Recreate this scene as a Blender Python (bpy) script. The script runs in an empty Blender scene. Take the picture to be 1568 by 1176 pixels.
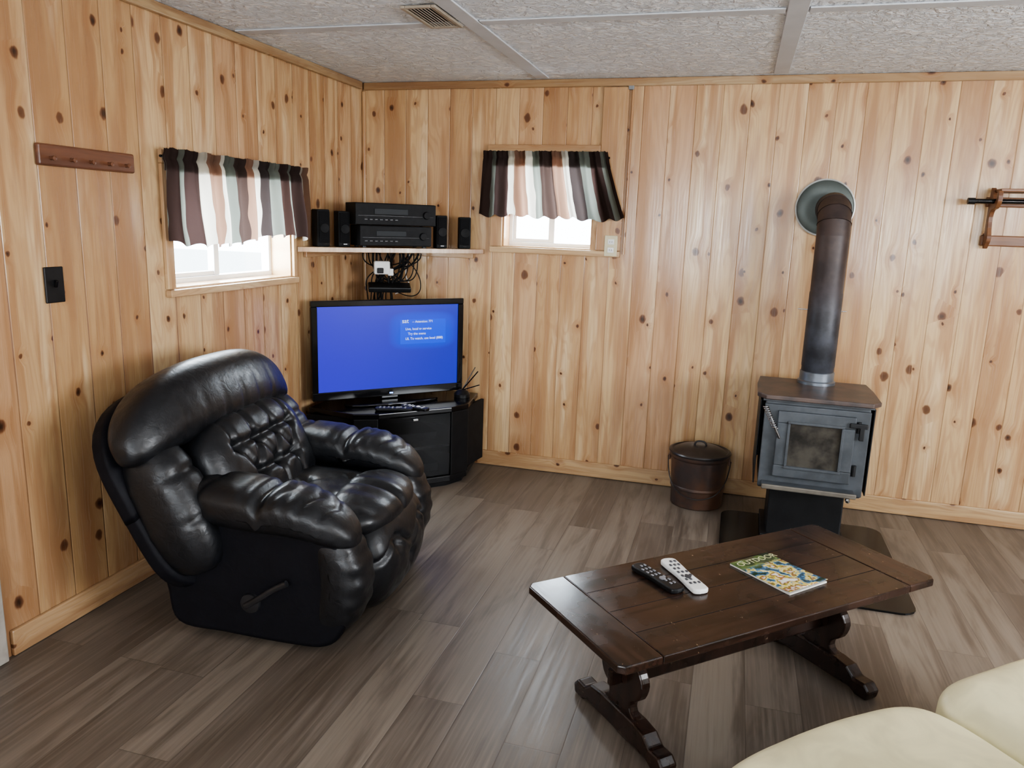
import bpy, bmesh, math, random
import numpy as np
from mathutils import Vector, Matrix, noise
random.seed(4)
S=bpy.context.scene
H=2.2
# ------------------------------------------------------------------ node helpers
def newmat(name):
    m=bpy.data.materials.new(name); m.use_nodes=True
    nt=m.node_tree; nt.nodes.clear()
    out=nt.nodes.new('ShaderNodeOutputMaterial'); b=nt.nodes.new('ShaderNodeBsdfPrincipled')
    nt.links.new(b.outputs[0],out.inputs[0])
    return m,nt,b,out
def setin(nt,sock,v):
    if hasattr(v,'is_linked') or isinstance(v,bpy.types.NodeSocket): nt.links.new(v,sock)
    else: sock.default_value=v
def MA(nt,op,a,b=None,c=None,clamp=False):
    n=nt.nodes.new('ShaderNodeMath'); n.operation=op; n.use_clamp=clamp
    setin(nt,n.inputs[0],a)
    if b is not None: setin(nt,n.inputs[1],b)
    if c is not None: setin(nt,n.inputs[2],c)
    return n.outputs[0]
def MR(nt,v,a,b,c=0.,d=1.,smooth=True):
    n=nt.nodes.new('ShaderNodeMapRange'); n.interpolation_type='SMOOTHSTEP' if smooth else 'LINEAR'
    setin(nt,n.inputs[0],v)
    for i,x in zip((1,2,3,4),(a,b,c,d)): setin(nt,n.inputs[i],x)
    return n.outputs[0]
def COMB(nt,x,y,z=0.):
    n=nt.nodes.new('ShaderNodeCombineXYZ')
    for i,v in enumerate((x,y,z)): setin(nt,n.inputs[i],v)
    return n.outputs[0]
def NOI(nt,vec,scale=1.,detail=3.,rough=.5,dist=0.):
    n=nt.nodes.new('ShaderNodeTexNoise'); nt.links.new(vec,n.inputs['Vector'])
    n.inputs['Scale'].default_value=scale; n.inputs['Detail'].default_value=detail
    n.inputs['Roughness'].default_value=rough; n.inputs['Distortion'].default_value=dist
    return n.outputs[0]
def MIX(nt,f,a,b,mode='MIX'):
    n=nt.nodes.new('ShaderNodeMix'); n.data_type='RGBA'; n.blend_type=mode
    setin(nt,n.inputs[0],f)
    for i,v in ((6,a),(7,b)):
        if isinstance(v,tuple) and len(v)==3: v=v+(1.,)
        setin(nt,n.inputs[i],v)
    return n.outputs[2]
def BUMP(nt,h,strength=.3,dist=.01,prev=None):
    n=nt.nodes.new('ShaderNodeBump'); n.inputs['Strength'].default_value=strength; n.inputs['Distance'].default_value=dist
    nt.links.new(h,n.inputs['Height'])
    if prev is not None: nt.links.new(prev,n.inputs['Normal'])
    return n.outputs[0]
def OBJ(nt):
    n=nt.nodes.new('ShaderNodeTexCoord'); s=nt.nodes.new('ShaderNodeSeparateXYZ'); nt.links.new(n.outputs['Object'],s.inputs[0])
    return n.outputs['Object'],s.outputs[0],s.outputs[1],s.outputs[2]
def WN(nt,v):
    n=nt.nodes.new('ShaderNodeTexWhiteNoise'); n.noise_dimensions='1D'; setin(nt,n.inputs['W'],v); return n.outputs['Value']
def simple(name,col,rough=.5,metal=0.,var=.15,vscale=12.,bump=0.,bscale=60.,coat=0.,col2=None,spec=.5):
    m,nt,b,o=newmat(name); vec,x,y,z=OBJ(nt)
    n=NOI(nt,vec,vscale,4,.55)
    c2=col2 or tuple(c*(1-var*1.6) for c in col)
    f=MR(nt,n,.35,.65)
    nt.links.new(MIX(nt,f,col,c2),b.inputs['Base Color'])
    b.inputs['Roughness'].default_value=rough; b.inputs['Metallic'].default_value=metal
    b.inputs['Coat Weight'].default_value=coat; b.inputs['Specular IOR Level'].default_value=spec
    if bump>0:
        nt.links.new(BUMP(nt,NOI(nt,vec,bscale,4,.6),bump,.01),b.inputs['Normal'])
    return m
# ------------------------------------------------------------------ knotty cedar wall
def cedar(name,axis,w=.135,bright=1.,knots=1.,planks=True,rough=.22,seed=0.,streak=1.):
    m,nt,b,o=newmat(name); vec,x,y,z=OBJ(nt)
    ax={'X':x,'Y':y,'Z':z}
    u=ax[axis[0]]; v=ax[axis[1]]
    pu=MA(nt,'DIVIDE',u,w)
    pid=MA(nt,'FLOOR',pu); fr=MA(nt,'SUBTRACT',pu,pid)
    if not planks: pid=MA(nt,'MULTIPLY',pid,0.)
    r1=WN(nt,MA(nt,'ADD',pid,11.3+seed)); r2=WN(nt,MA(nt,'ADD',pid,57.7+seed)); r3=WN(nt,MA(nt,'ADD',pid,91.1+seed))
    r4=WN(nt,MA(nt,'ADD',pid,133.1+seed))
    kv=COMB(nt,MA(nt,'MULTIPLY_ADD',u,6.0,MA(nt,'MULTIPLY',r1,9.)),MA(nt,'MULTIPLY_ADD',v,4.6,MA(nt,'MULTIPLY',r2,30.)))
    nd=nt.nodes.new('ShaderNodeTexNoise'); nt.links.new(kv,nd.inputs['Vector']); nd.inputs['Scale'].default_value=5
    off=nt.nodes.new('ShaderNodeVectorMath'); off.operation='MULTIPLY_ADD'; nt.links.new(nd.outputs['Color'],off.inputs[0]); off.inputs[1].default_value=(.09,.09,0); nt.links.new(kv,off.inputs[2])
    vo=nt.nodes.new('ShaderNodeTexVoronoi'); vo.voronoi_dimensions='2D'; vo.feature='F1'; nt.links.new(off.outputs[0],vo.inputs['Vector']); vo.inputs['Scale'].default_value=1.
    d=vo.outputs['Distance']; sc=nt.nodes.new('ShaderNodeSeparateColor'); nt.links.new(vo.outputs['Color'],sc.inputs[0]); cr=sc.outputs[0]; cg=sc.outputs[1]; cb=sc.outputs[2]
    rad=MA(nt,'MULTIPLY_ADD',MA(nt,'POWER',cr,2.2),.085,.036)
    keep=MA(nt,'GREATER_THAN',cg,.28)
    rad=MA(nt,'MULTIPLY',rad,MA(nt,'MULTIPLY',keep,knots))
    q=MA(nt,'DIVIDE',d,MA(nt,'ADD',rad,.0005))
    kn=MR(nt,q,1.2,.75); core=MR(nt,q,.9,.15); halo=MR(nt,q,4.8,1.)
    kn=MA(nt,'MULTIPLY',kn,keep); halo=MA(nt,'MULTIPLY',halo,keep)
    gu=MA(nt,'MULTIPLY_ADD',u,1.,MA(nt,'MULTIPLY',r1,17.))
    gu=MA(nt,'ADD',gu,MA(nt,'MULTIPLY',halo,.016))
    gv=MA(nt,'MULTIPLY_ADD',v,1.,MA(nt,'MULTIPLY',r2,13.))
    g1=NOI(nt,COMB(nt,MA(nt,'MULTIPLY',gu,110.),MA(nt,'MULTIPLY',gv,2.2)),1.,3,.6)
    ph=NOI(nt,COMB(nt,MA(nt,'MULTIPLY',gu,9.),MA(nt,'MULTIPLY',gv,.9)),1.,2,.5,.3)
    cath=MA(nt,'SINE',MA(nt,'MULTIPLY_ADD',halo,3.,MA(nt,'MULTIPLY',ph,95.)))
    cath=MR(nt,cath,-.2,1.)
    st1=NOI(nt,COMB(nt,MA(nt,'MULTIPLY',gu,18.),MA(nt,'MULTIPLY',gv,.7)),1.,3,.55)
    blot=NOI(nt,COMB(nt,MA(nt,'MULTIPLY',gu,9.),MA(nt,'MULTIPLY',MA(nt,'ADD',gv,40.),.8)),1.,3,.55)
    C=lambda *c: tuple(k*bright for k in c)
    base=MIX(nt,MR(nt,r3,.2,1.),C(.63,.440,.245),C(.48,.300,.150))
    base=MIX(nt,MA(nt,'MULTIPLY',MR(nt,r4,.66,.9),.62),base,C(.47,.265,.150))
    base=MIX(nt,MA(nt,'MULTIPLY',MR(nt,st1,.49,.61),.64*streak),base,C(.375,.200,.098))
    base=MIX(nt,MA(nt,'MULTIPLY',MR(nt,blot,.49,.64),.66*streak),base,C(.34,.178,.090))
    base=MIX(nt,MA(nt,'MULTIPLY',MR(nt,blot,.44,.32),.6),base,C(.73,.56,.355))
    base=MIX(nt,MA(nt,'MULTIPLY',cath,.25),base,C(.36,.195,.095))
    base=MIX(nt,MA(nt,'MULTIPLY',MR(nt,g1,.45,.7),.30),base,C(.31,.17,.085))
    base=MIX(nt,MA(nt,'MULTIPLY',halo,.38),base,(.32,.15,.065))
    base=MIX(nt,MA(nt,'MULTIPLY',kn,.92),base,(.13,.053,.027))
    base=MIX(nt,MA(nt,'MULTIPLY',MA(nt,'MULTIPLY',core,keep),MR(nt,cb,.1,.7,.25,.9)),base,(.035,.018,.011))
    hgt=MA(nt,'MULTIPLY',g1,.04)
    if planks:
        e=MA(nt,'MINIMUM',fr,MA(nt,'SUBTRACT',1.,fr))
        gr=MR(nt,e,.0,.022,1.,0.)
        base=MIX(nt,MA(nt,'MULTIPLY',gr,.5),base,(.14,.07,.035))
        crown=MA(nt,'MULTIPLY',MR(nt,e,0.,.5,0.,1.),.35)
        hgt=MA(nt,'ADD',hgt,MA(nt,'ADD',crown,MR(nt,e,.0,.03,0.,.6)))
        bow=NOI(nt,COMB(nt,MA(nt,'MULTIPLY',gu,6.),MA(nt,'MULTIPLY',gv,1.8)),1.,2,.5)
        hgt=MA(nt,'ADD',hgt,MA(nt,'MULTIPLY',bow,.9))
    nt.links.new(base,b.inputs['Base Color'])
    nt.links.new(MR(nt,g1,.3,.7,rough-.04,rough+.08),b.inputs['Roughness'])
    nt.links.new(BUMP(nt,hgt,.45,.006),b.inputs['Normal'])
    return m
def floor_mat():
    m,nt,b,o=newmat('vinyl_plank_floor'); vec,x,y,z=OBJ(nt)
    w=.165; L=1.2
    pu=MA(nt,'DIVIDE',x,w); pid=MA(nt,'FLOOR',pu); fr=MA(nt,'SUBTRACT',pu,pid)
    rc=WN(nt,MA(nt,'ADD',pid,3.3))
    pv=MA(nt,'ADD',MA(nt,'DIVIDE',y,L),MA(nt,'MULTIPLY',rc,7.)); vid=MA(nt,'FLOOR',pv); fv=MA(nt,'SUBTRACT',pv,vid)
    k=MA(nt,'MULTIPLY_ADD',pid,13.7,MA(nt,'MULTIPLY',vid,5.13)); r1=WN(nt,k); r2=WN(nt,MA(nt,'ADD',k,77.))
    gx=MA(nt,'MULTIPLY_ADD',r1,31.,x); gy=MA(nt,'MULTIPLY_ADD',r2,19.,y)
    g1=NOI(nt,COMB(nt,MA(nt,'MULTIPLY',gx,90.),MA(nt,'MULTIPLY',gy,2.)),1.,4,.6)
    g2=NOI(nt,COMB(nt,MA(nt,'MULTIPLY',gx,11.),MA(nt,'MULTIPLY',gy,1.3)),1.,4,.6,.6)
    base=MIX(nt,r1,(.132,.106,.085),(.238,.198,.160))
    base=MIX(nt,MA(nt,'MULTIPLY',MR(nt,g2,.42,.66),.8),base,(.096,.074,.056))
    base=MIX(nt,MA(nt,'MULTIPLY',MR(nt,g1,.45,.72),.38),base,(.30,.255,.21))
    base=MIX(nt,MA(nt,'MULTIPLY',MR(nt,g1,.5,.32),.25),base,(.078,.058,.045))
    ex=MA(nt,'MULTIPLY',MA(nt,'MINIMUM',fr,MA(nt,'SUBTRACT',1.,fr)),w)
    ey=MA(nt,'MULTIPLY',MA(nt,'MINIMUM',fv,MA(nt,'SUBTRACT',1.,fv)),L)
    e=MA(nt,'MINIMUM',ex,ey); gr=MR(nt,e,0.,.0022,1.,0.)
    base=MIX(nt,MA(nt,'MULTIPLY',gr,.5),base,(.05,.037,.03))
    nt.links.new(base,b.inputs['Base Color'])
    nt.links.new(MR(nt,g1,.3,.7,.33,.46),b.inputs['Roughness'])
    h=MA(nt,'ADD',MA(nt,'MULTIPLY',g1,.2),MR(nt,e,0.,.003,0.,.5))
    nt.links.new(BUMP(nt,h,.18,.003),b.inputs['Normal'])
    return m
def ceiling_mat():
    m,nt,b,o=newmat('textured_ceiling'); vec,x,y,z=OBJ(nt)
    n=NOI(nt,vec,22,5,.62,1.0); n2=NOI(nt,vec,75,3,.6)
    vo=nt.nodes.new('ShaderNodeTexVoronoi'); nt.links.new(vec,vo.inputs['Vector']); vo.inputs['Scale'].default_value=38
    h=MA(nt,'ADD',MR(nt,n,.42,.6),MA(nt,'MULTIPLY',n2,.35)); h=MA(nt,'ADD',h,MA(nt,'MULTIPLY',vo.outputs['Distance'],.4))
    nt.links.new(MIX(nt,MR(nt,n,.4,.62),(.80,.86,.93),(.92,.96,1.)),b.inputs['Base Color'])
    b.inputs['Roughness'].default_value=.5
    nt.links.new(BUMP(nt,h,.85,.013),b.inputs['Normal'])
    return m
def darkwood(name,axis='X',c1=(.075,.032,.018),c2=(.022,.011,.008),rough=.28,wear=.5,hi=(.070,.034,.020)):
    m,nt,b,o=newmat(name); vec,x,y,z=OBJ(nt)
    a={'X':(x,y,z),'Y':(y,x,z),'Z':(z,x,y)}[axis]
    g=NOI(nt,COMB(nt,MA(nt,'MULTIPLY',a[0],2.5),MA(nt,'MULTIPLY',a[1],40.),MA(nt,'MULTIPLY',a[2],40.)),1.,4,.6,.4)
    bl=NOI(nt,vec,5,3,.6); sp=NOI(nt,vec,48,4,.75)
    c=MIX(nt,MR(nt,g,.35,.66),c1,c2)
    c=MIX(nt,MA(nt,'MULTIPLY',MR(nt,bl,.5,.7),.5),c,hi)
    c=MIX(nt,MA(nt,'MULTIPLY',MR(nt,sp,.66,.72),wear),c,(.42,.30,.20))
    nt.links.new(c,b.inputs['Base Color']); nt.links.new(MR(nt,bl,.4,.7,rough,rough+.16),b.inputs['Roughness'])
    nt.links.new(BUMP(nt,g,.12,.002),b.inputs['Normal'])
    return m
def leather(name,col,rough=.3,wr=.12,sc=16.,spec=.5):
    m,nt,b,o=newmat(name); vec,x,y,z=OBJ(nt)
    n1=NOI(nt,vec,sc,3,.55,.8)
    vo=nt.nodes.new('ShaderNodeTexVoronoi'); nt.links.new(vec,vo.inputs['Vector']); vo.inputs['Scale'].default_value=260
    nt.links.new(MIX(nt,MR(nt,n1,.3,.7),col,tuple(c*.8 for c in col)),b.inputs['Base Color'])
    nt.links.new(MR(nt,NOI(nt,vec,30,3),.3,.7,rough-.04,rough+.08),b.inputs['Roughness'])
    b.inputs['Specular IOR Level'].default_value=spec
    p=BUMP(nt,n1,wr,.012); nt.links.new(BUMP(nt,vo.outputs['Distance'],.07,.001,p),b.inputs['Normal'])
    return m
def curtain_mat():
    m,nt,b,o=newmat('striped_curtain_fabric')
    uv=nt.nodes.new('ShaderNodeUVMap'); s=nt.nodes.new('ShaderNodeSeparateXYZ'); nt.links.new(uv.outputs[0],s.inputs[0])
    fr=MA(nt,'FRACT',s.outputs[0])
    cr=nt.nodes.new('ShaderNodeValToRGB'); cr.color_ramp.interpolation='CONSTANT'
    nt.links.new(fr,cr.inputs[0])
    st=[(0,(.050,.030,.026)),(.10,(.16,.17,.145)),(.14,(.045,.028,.025)),(.25,(.52,.48,.41)),(.32,(.24,.14,.095)),(.42,(.62,.58,.50)),(.48,(.16,.17,.145)),(.54,(.060,.040,.034)),(.66,(.27,.16,.11)),(.75,(.60,.57,.50)),(.81,(.045,.035,.033)),(.91,(.17,.18,.155)),]
    el=cr.color_ramp.elements
    el[0].position=0; el[0].color=st[0][1]+(1,); el[1].position=st[1][0]; el[1].color=st[1][1]+(1,)
    for p,c in st[2:]:
        e=el.new(p); e.color=c+(1,)
    b.inputs['Roughness'].default_value=.9; b.inputs['Specular IOR Level'].default_value=.1
    nt.links.new(MIX(nt,.5,cr.outputs[0],(.02,.015,.013)),b.inputs['Base Color'])
    tr=nt.nodes.new('ShaderNodeBsdfTranslucent'); nt.links.new(cr.outputs[0],tr.inputs[0])
    mx=nt.nodes.new('ShaderNodeMixShader'); mx.inputs[0].default_value=.36
    nt.links.new(b.outputs[0],mx.inputs[1]); nt.links.new(tr.outputs[0],mx.inputs[2]); nt.links.new(mx.outputs[0],o.inputs[0])
    return m
def emis(name,col,st):
    m,nt,b,o=newmat(name); b.inputs['Base Color'].default_value=(0,0,0,1); b.inputs['Roughness'].default_value=.2
    b.inputs['Emission Color'].default_value=col+(1,); b.inputs['Emission Strength'].default_value=st
    return m
def glass_mat(name,tint=(1,1,1),alpha=.12,r=.03):
    m,nt,b,o=newmat(name)
    tr=nt.nodes.new('ShaderNodeBsdfTransparent'); tr.inputs[0].default_value=tint+(1,)
    gl=nt.nodes.new('ShaderNodeBsdfGlossy'); gl.inputs['Roughness'].default_value=r
    mx=nt.nodes.new('ShaderNodeMixShader'); mx.inputs[0].default_value=alpha
    nt.links.new(tr.outputs[0],mx.inputs[1]); nt.links.new(gl.outputs[0],mx.inputs[2]); nt.links.new(mx.outputs[0],o.inputs[0])
    return m
W_BACK=cedar('knotty_cedar_back','XZ'); W_LEFT=cedar('knotty_cedar_left','YZ',seed=5.,bright=.94,streak=1.15,w=.15)
TRIM_X=cedar('pine_trim_x','ZX',w=.5,knots=.9,planks=False,bright=.88); TRIM_Y=cedar('pine_trim_y','ZY',w=.5,knots=.9,planks=False,bright=.88,seed=3)
CROWN_X=cedar('crown_pine_x','ZX',w=.5,knots=.9,planks=False,bright=.68,seed=4); CROWN_Y=cedar('crown_pine_y','ZY',w=.5,knots=.9,planks=False,bright=.62,seed=6)
TRIM_Z=cedar('pine_trim_z','XZ',w=.5,knots=1.,planks=False,bright=1.0,seed=9); TRIM_ZY=cedar('pine_trim_zy','YZ',w=.5,knots=.8,planks=False,bright=1.0,seed=2)
FLOOR=floor_mat(); CEIL=ceiling_mat()
CEILSTRIP=simple('ceiling_batten_paint',(.56,.59,.63),.6,0,.04,8,bump=.1,bscale=30)
BLK=simple('black_plastic',(.010,.010,.011),.4,0,.2,20,spec=.3)
BLKG=simple('black_gloss',(.006,.006,.007),.14,0,.2,20,spec=.4)
BLKM=simple('black_matte',(.010,.010,.011),.6,0,.2,20,spec=.2)
WHITE=simple('white_plastic',(.8,.8,.78),.4,0,.05,10)
VINYL=simple('white_vinyl_frame',(.82,.83,.84),.4,0,.04,10)
IVORY=simple('ivory_plate',(.62,.56,.38),.4,0,.05,10)
# ------------------------------------------------------------------ mesh helpers
def link(o,parent=None):
    S.collection.objects.link(o)
    if parent is not None: o.parent=parent
    return o
def mesh(name,V,F,mat,parent=None,smooth=False,loc=(0,0,0),rot=(0,0,0)):
    me=bpy.data.meshes.new(name); me.from_pydata([tuple(v) for v in V],[],F); me.update()
    bm=bmesh.new(); bm.from_mesh(me); bmesh.ops.recalc_face_normals(bm,faces=bm.faces); bm.to_mesh(me); bm.free()
    if smooth: me.polygons.foreach_set('use_smooth',[True]*len(me.polygons))
    if mat: me.materials.append(mat)
    o=bpy.data.objects.new(name,me); o.location=loc; o.rotation_euler=rot
    return link(o,parent)
def bev(o,w,seg=3):
    if w>0:
        md=o.modifiers.new('b','BEVEL'); md.width=w; md.segments=seg; md.limit_method='ANGLE'; md.angle_limit=math.radians(35)
        md.harden_normals=False
    return o
def empty(name,loc=(0,0,0),rz=0):
    e=bpy.data.objects.new(name,None); e.location=loc; e.rotation_euler=(0,0,rz); e.empty_display_size=.1
    return link(e)
def boxVF(c,s):
    x,y,z=c; a,b,d=s[0]/2,s[1]/2,s[2]/2
    V=[(x+i*a,y+j*b,z+k*d) for i in(-1,1) for j in(-1,1) for k in(-1,1)]
    F=[(0,1,3,2),(4,6,7,5),(0,4,5,1),(2,3,7,6),(0,2,6,4),(1,5,7,3)]
    return V,F
def box(name,c,s,mat,parent=None,bevel=.003,rot=(0,0,0),seg=2):
    V,F=boxVF((0,0,0),s); o=mesh(name,V,F,mat,parent,loc=c,rot=rot); return bev(o,bevel,seg)
def wbox(name,c,s,mat,parent=None,bevel=.003):
    V,F=boxVF(c,s); return bev(mesh(name,V,F,mat,parent),bevel,2)
def boxes(name,lst,mat,parent=None,bevel=0):
    V=[];F=[]
    for c,s in lst:
        v,f=boxVF(c,s); n=len(V); V+=v; F+=[tuple(i+n for i in q) for q in f]
    return bev(mesh(name,V,F,mat,parent),bevel)
def lo_hi(a,b): return tuple((p+q)/2 for p,q in zip(a,b)),tuple(abs(q-p) for p,q in zip(a,b))
def lathe(name,prof,mat,parent=None,loc=(0,0,0),rot=(0,0,0),seg=48,smooth=True):
    V=[];F=[]
    for r,z in prof:
        for i in range(seg):
            a=2*math.pi*i/seg; V.append((r*math.cos(a),r*math.sin(a),z))
    n=len(prof)
    for j in range(n-1):
        for i in range(seg):
            k=(i+1)%seg; F.append((j*seg+i,j*seg+k,(j+1)*seg+k,(j+1)*seg+i))
    if prof[0][0]>1e-5: F.append(tuple(range(seg)))
    if prof[-1][0]>1e-5: F.append(tuple((n-1)*seg+i for i in range(seg)))
    o=mesh(name,V,F,mat,parent,smooth,loc,rot)
    if smooth:
        md=o.modifiers.new('e','EDGE_SPLIT'); md.split_angle=math.radians(40)
    return o
def tube(name,pts,r,mat,parent=None,res=6,cyc=False,smooth=True):
    cu=bpy.data.curves.new(name,'CURVE'); cu.dimensions='3D'; cu.bevel_depth=r; cu.bevel_resolution=res; cu.use_fill_caps=True
    sp=cu.splines.new('NURBS' if smooth else 'POLY'); sp.points.add(len(pts)-1)
    for p,q in zip(sp.points,pts): p.co=(*q,1)
    if smooth: sp.order_u=3; sp.use_endpoint_u=not cyc
    sp.use_cyclic_u=cyc; cu.resolution_u=8
    cu.materials.append(mat)
    tmp=bpy.data.objects.new(name+'_c',cu); S.collection.objects.link(tmp)
    bpy.context.view_layer.update()
    me=bpy.data.meshes.new_from_object(tmp.evaluated_get(bpy.context.evaluated_depsgraph_get()))
    bpy.data.objects.remove(tmp)
    me.polygons.foreach_set('use_smooth',[True]*len(me.polygons))
    o=bpy.data.objects.new(name,me)
    return link(o,parent)
def extr(name,outl,t,plane,mat,parent=None,loc=(0,0,0),rot=(0,0,0),bevel=.004,seg=3,smooth=False):
    def P(a,b,c):
        return {'XZ':(a,c,b),'XY':(a,b,c),'YZ':(c,a,b)}[plane]
    n=len(outl); V=[P(a,b,-t/2) for a,b in outl]+[P(a,b,t/2) for a,b in outl]
    F=[tuple(range(n)),tuple(range(n,2*n))]+[(i,(i+1)%n,n+(i+1)%n,n+i) for i in range(n)]
    return bev(mesh(name,V,F,mat,parent,smooth,loc,rot),bevel,seg)
def catmull(pts,n=6,closed=True):
    out=[]; L=len(pts); rng=range(L) if closed else range(L-1)
    for i in rng:
        if closed: p=[pts[(i+k-1)%L] for k in range(4)]
        else: p=[pts[max(0,min(L-1,i+k-1))] for k in range(4)]
        for j in range(n):
            t=j/n
            out.append(tuple(.5*((2*p[1][k])+(-p[0][k]+p[2][k])*t+(2*p[0][k]-5*p[1][k]+4*p[2][k]-p[3][k])*t*t+(-p[0][k]+3*p[1][k]-3*p[2][k]+p[3][k])*t**3) for k in range(len(pts[0]))))
    if not closed: out.append(tuple(pts[-1]))
    return out
def cushion(name,c,h,mat,parent=None,k=3.2,n=26,rot=(0,0,0),fn=None,wr=.002,wf=6.):
    """puffy rounded box, half sizes h; fn(x,y,z normalised -1..1, pos) deforms"""
    bm=bmesh.new(); idx={}
    def vert(p):
        key=tuple(round(q,5) for q in p)
        if key in idx: return idx[key]
        P=np.array(p); nm=(np.abs(P)**k).sum()**(1/k); P=P/nm
        pos=[P[0]*h[0],P[1]*h[1],P[2]*h[2]]
        if fn: pos=list(fn(P[0],P[1],P[2],pos))
        v=bm.verts.new(pos); idx[key]=v; return v
    g=[math.tan((-1+2*i/n)*math.pi/4) for i in range(n+1)]
    for a in range(3):
        for s in (-1,1):
            b_,c_=(a+1)%3,(a+2)%3
            for i in range(n):
                for j in range(n):
                    q=[]
                    for (ii,jj) in ((i,j),(i+1,j),(i+1,j+1),(i,j+1)):
                        p=[0,0,0]; p[a]=s; p[b_]=g[ii]; p[c_]=g[jj]; q.append(vert(p))
                    bm.faces.new(q if s>0 else q[::-1])
    bm.normal_update()
    if wr>0:
        off=Vector((random.random()*9,random.random()*9,0))
        mv=[v.normal*noise.noise(v.co*wf+off)*wr for v in bm.verts]
        for v,d in zip(bm.verts,mv): v.co+=d
    me=bpy.data.meshes.new(name); bm.to_mesh(me); bm.free()
    me.polygons.foreach_set('use_smooth',[True]*len(me.polygons)); me.materials.append(mat)
    o=bpy.data.objects.new(name,me); o.location=c; o.rotation_euler=rot
    return link(o,parent)
# ------------------------------------------------------------------ ROOM
RX=5.4; RY=-6.6; T=.16
bx0,bx1,bz0,bz1=.87,1.385,1.305,1.80
boxes('wall_back',[lo_hi((-T,0,0),(bx0,T,H)),lo_hi((bx1,0,0),(RX+T,T,H)),lo_hi((bx0,0,0),(bx1,T,bz0)),lo_hi((bx0,0,bz1),(bx1,T,H))],W_BACK)
ly0,ly1,lz0,lz1=-1.665,-.80,1.135,1.60
boxes('wall_left',[lo_hi((-T,RY,0),(0,ly0,H)),lo_hi((-T,ly1,0),(0,0,H)),lo_hi((-T,ly0,0),(0,ly1,lz0)),lo_hi((-T,ly0,lz1),(0,ly1,H))],W_LEFT)
rw=[(.9,2.3,.95,1.9),(3.2,4.7,.95,1.9)]
L=[lo_hi((0,RY-T,0),(.9,RY,H)),lo_hi((2.3,RY-T,0),(3.2,RY,H)),lo_hi((4.7,RY-T,0),(RX,RY,H))]
for a,b_,c_,d_ in rw: L+=[lo_hi((a,RY-T,0),(b_,RY,c_)),lo_hi((a,RY-T,d_),(b_,RY,H))]
boxes('wall_front',L,W_BACK)
boxes('wall_right',[lo_hi((RX,RY,0),(RX+T,-3.6,H)),lo_hi((RX,-1.9,0),(RX+T,0,H)),lo_hi((RX,-3.6,0),(RX+T,-1.9,.9)),lo_hi((RX,-3.6,1.95),(RX+T,-1.9,H))],W_LEFT)
boxes('floor',[lo_hi((-T,RY-T,-.1),(RX+T,T,0))],FLOOR)
boxes('ceiling',[lo_hi((-T,RY-T,H),(RX+T,T,H+.1))],CEIL)
for i,xx in enumerate((1.09,2.29,3.49,4.69)):
    box('trim_ceiling_batten_%d'%i,(xx,RY/2-.02,H-.004),(.07,-RY-.12,.007),CEILSTRIP,bevel=.002)
for i,yy in enumerate((-1.22,-3.65,-6.0)):
    for j,(a,b_) in enumerate(((.04,1.05),(1.13,2.25),(2.33,3.45),(3.53,4.65))):
        box('trim_ceiling_cross_%d_%d'%(i,j),((a+b_)/2,yy,H-.0035),(b_-a,.06,.006),CEILSTRIP,bevel=.002)
wbox('trim_crown_back',(RX/2,-.012,H-.021),(RX-.03,.022,.040),CROWN_X,bevel=.004)
wbox('trim_crown_left',(.012,-3.3,H-.021),(.022,6.5,.040),CROWN_Y,bevel=.004)
wbox('trim_corner',(.012,-.012,1.09),(.02,.02,2.13),TRIM_Z,bevel=.006)
wbox('baseboard_back',(RX/2+.01,-.0085,.046),(RX-.06,.015,.088),TRIM_X,bevel=.004)
wbox('baseboard_left',(.0085,-1.27,.046),(.015,2.50,.088),TRIM_Y,bevel=.004)
wbox('trim_door_post',(.015,-2.605,1.08),(.028,.11,2.15),simple('painted_door_trim',(.42,.38,.33),.5),bevel=.004)
wbox('baseboard_left_far',(.0085,-4.62,.046),(.015,3.85,.088),TRIM_Y,bevel=.004)
# ------------------------------------------------------------------ windows
GL=glass_mat('window_glass',(.97,.99,1.),.06)
def window(name,axis,a0,a1,z0,z1):
    g=empty(name)
    def bx(nm,a,b_,za,zb,d0,d1,mat,bv=.003):
        if axis=='X': lo,hi=(a,d0,za),(b_,d1,zb)
        else: lo,hi=(-d1,a,za),(-d0,b_,zb)
        c,s=lo_hi(lo,hi); return wbox(nm,c,s,mat,g,bv)
    f=.028
    bx('frame_bottom',a0+.002,a1-.002,z0+.002,z0+f,.11,.155,VINYL); bx('frame_top',a0+.002,a1-.002,z1-f,z1-.002,.11,.155,VINYL)
    bx('frame_left',a0+.002,a0+f,z0+f,z1-f,.11,.155,VINYL); bx('frame_right',a1-f,a1-.002,z0+f,z1-f,.11,.155,VINYL)
    mid=(a0+a1)/2
    bx('meeting_rail',mid-.018,mid+.018,z0+f,z1-f,.115,.15,VINYL)
    bx('sash_bottom',a0+f,mid-.018,z0+f,z0+f+.02,.118,.14,VINYL); bx('sash_side',a0+f,a0+f+.02,z0+f+.02,z1-f,.118,.14,VINYL)
    bx('glass_pane',a0+f,a1-f,z0+f,z1-f,.13,.133,GL,0)
    j=TRIM_X if axis=='X' else TRIM_Y; j2=TRIM_Z if axis=='X' else TRIM_ZY
    bx('jamb_sill',a0+.001,a1-.001,z0+.0005,z0+.006,.0,.11,j,0)
    bx('jamb_left',a0+.0005,a0+.008,z0+.006,z1,.0,.11,j2,0); bx('jamb_right',a1-.008,a1-.0005,z0+.006,z1,.0,.11,j2,0)
    return g,bx,j,j2
g,bx,j,j2=window('window_1','X',bx0,bx1,bz0,bz1)
bx('casing_top',.775,1.41,1.80,1.862,-.02,-.001,j); bx('casing_bottom',.80,1.545,1.272,bz0-.001,-.024,-.001,j)
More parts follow.
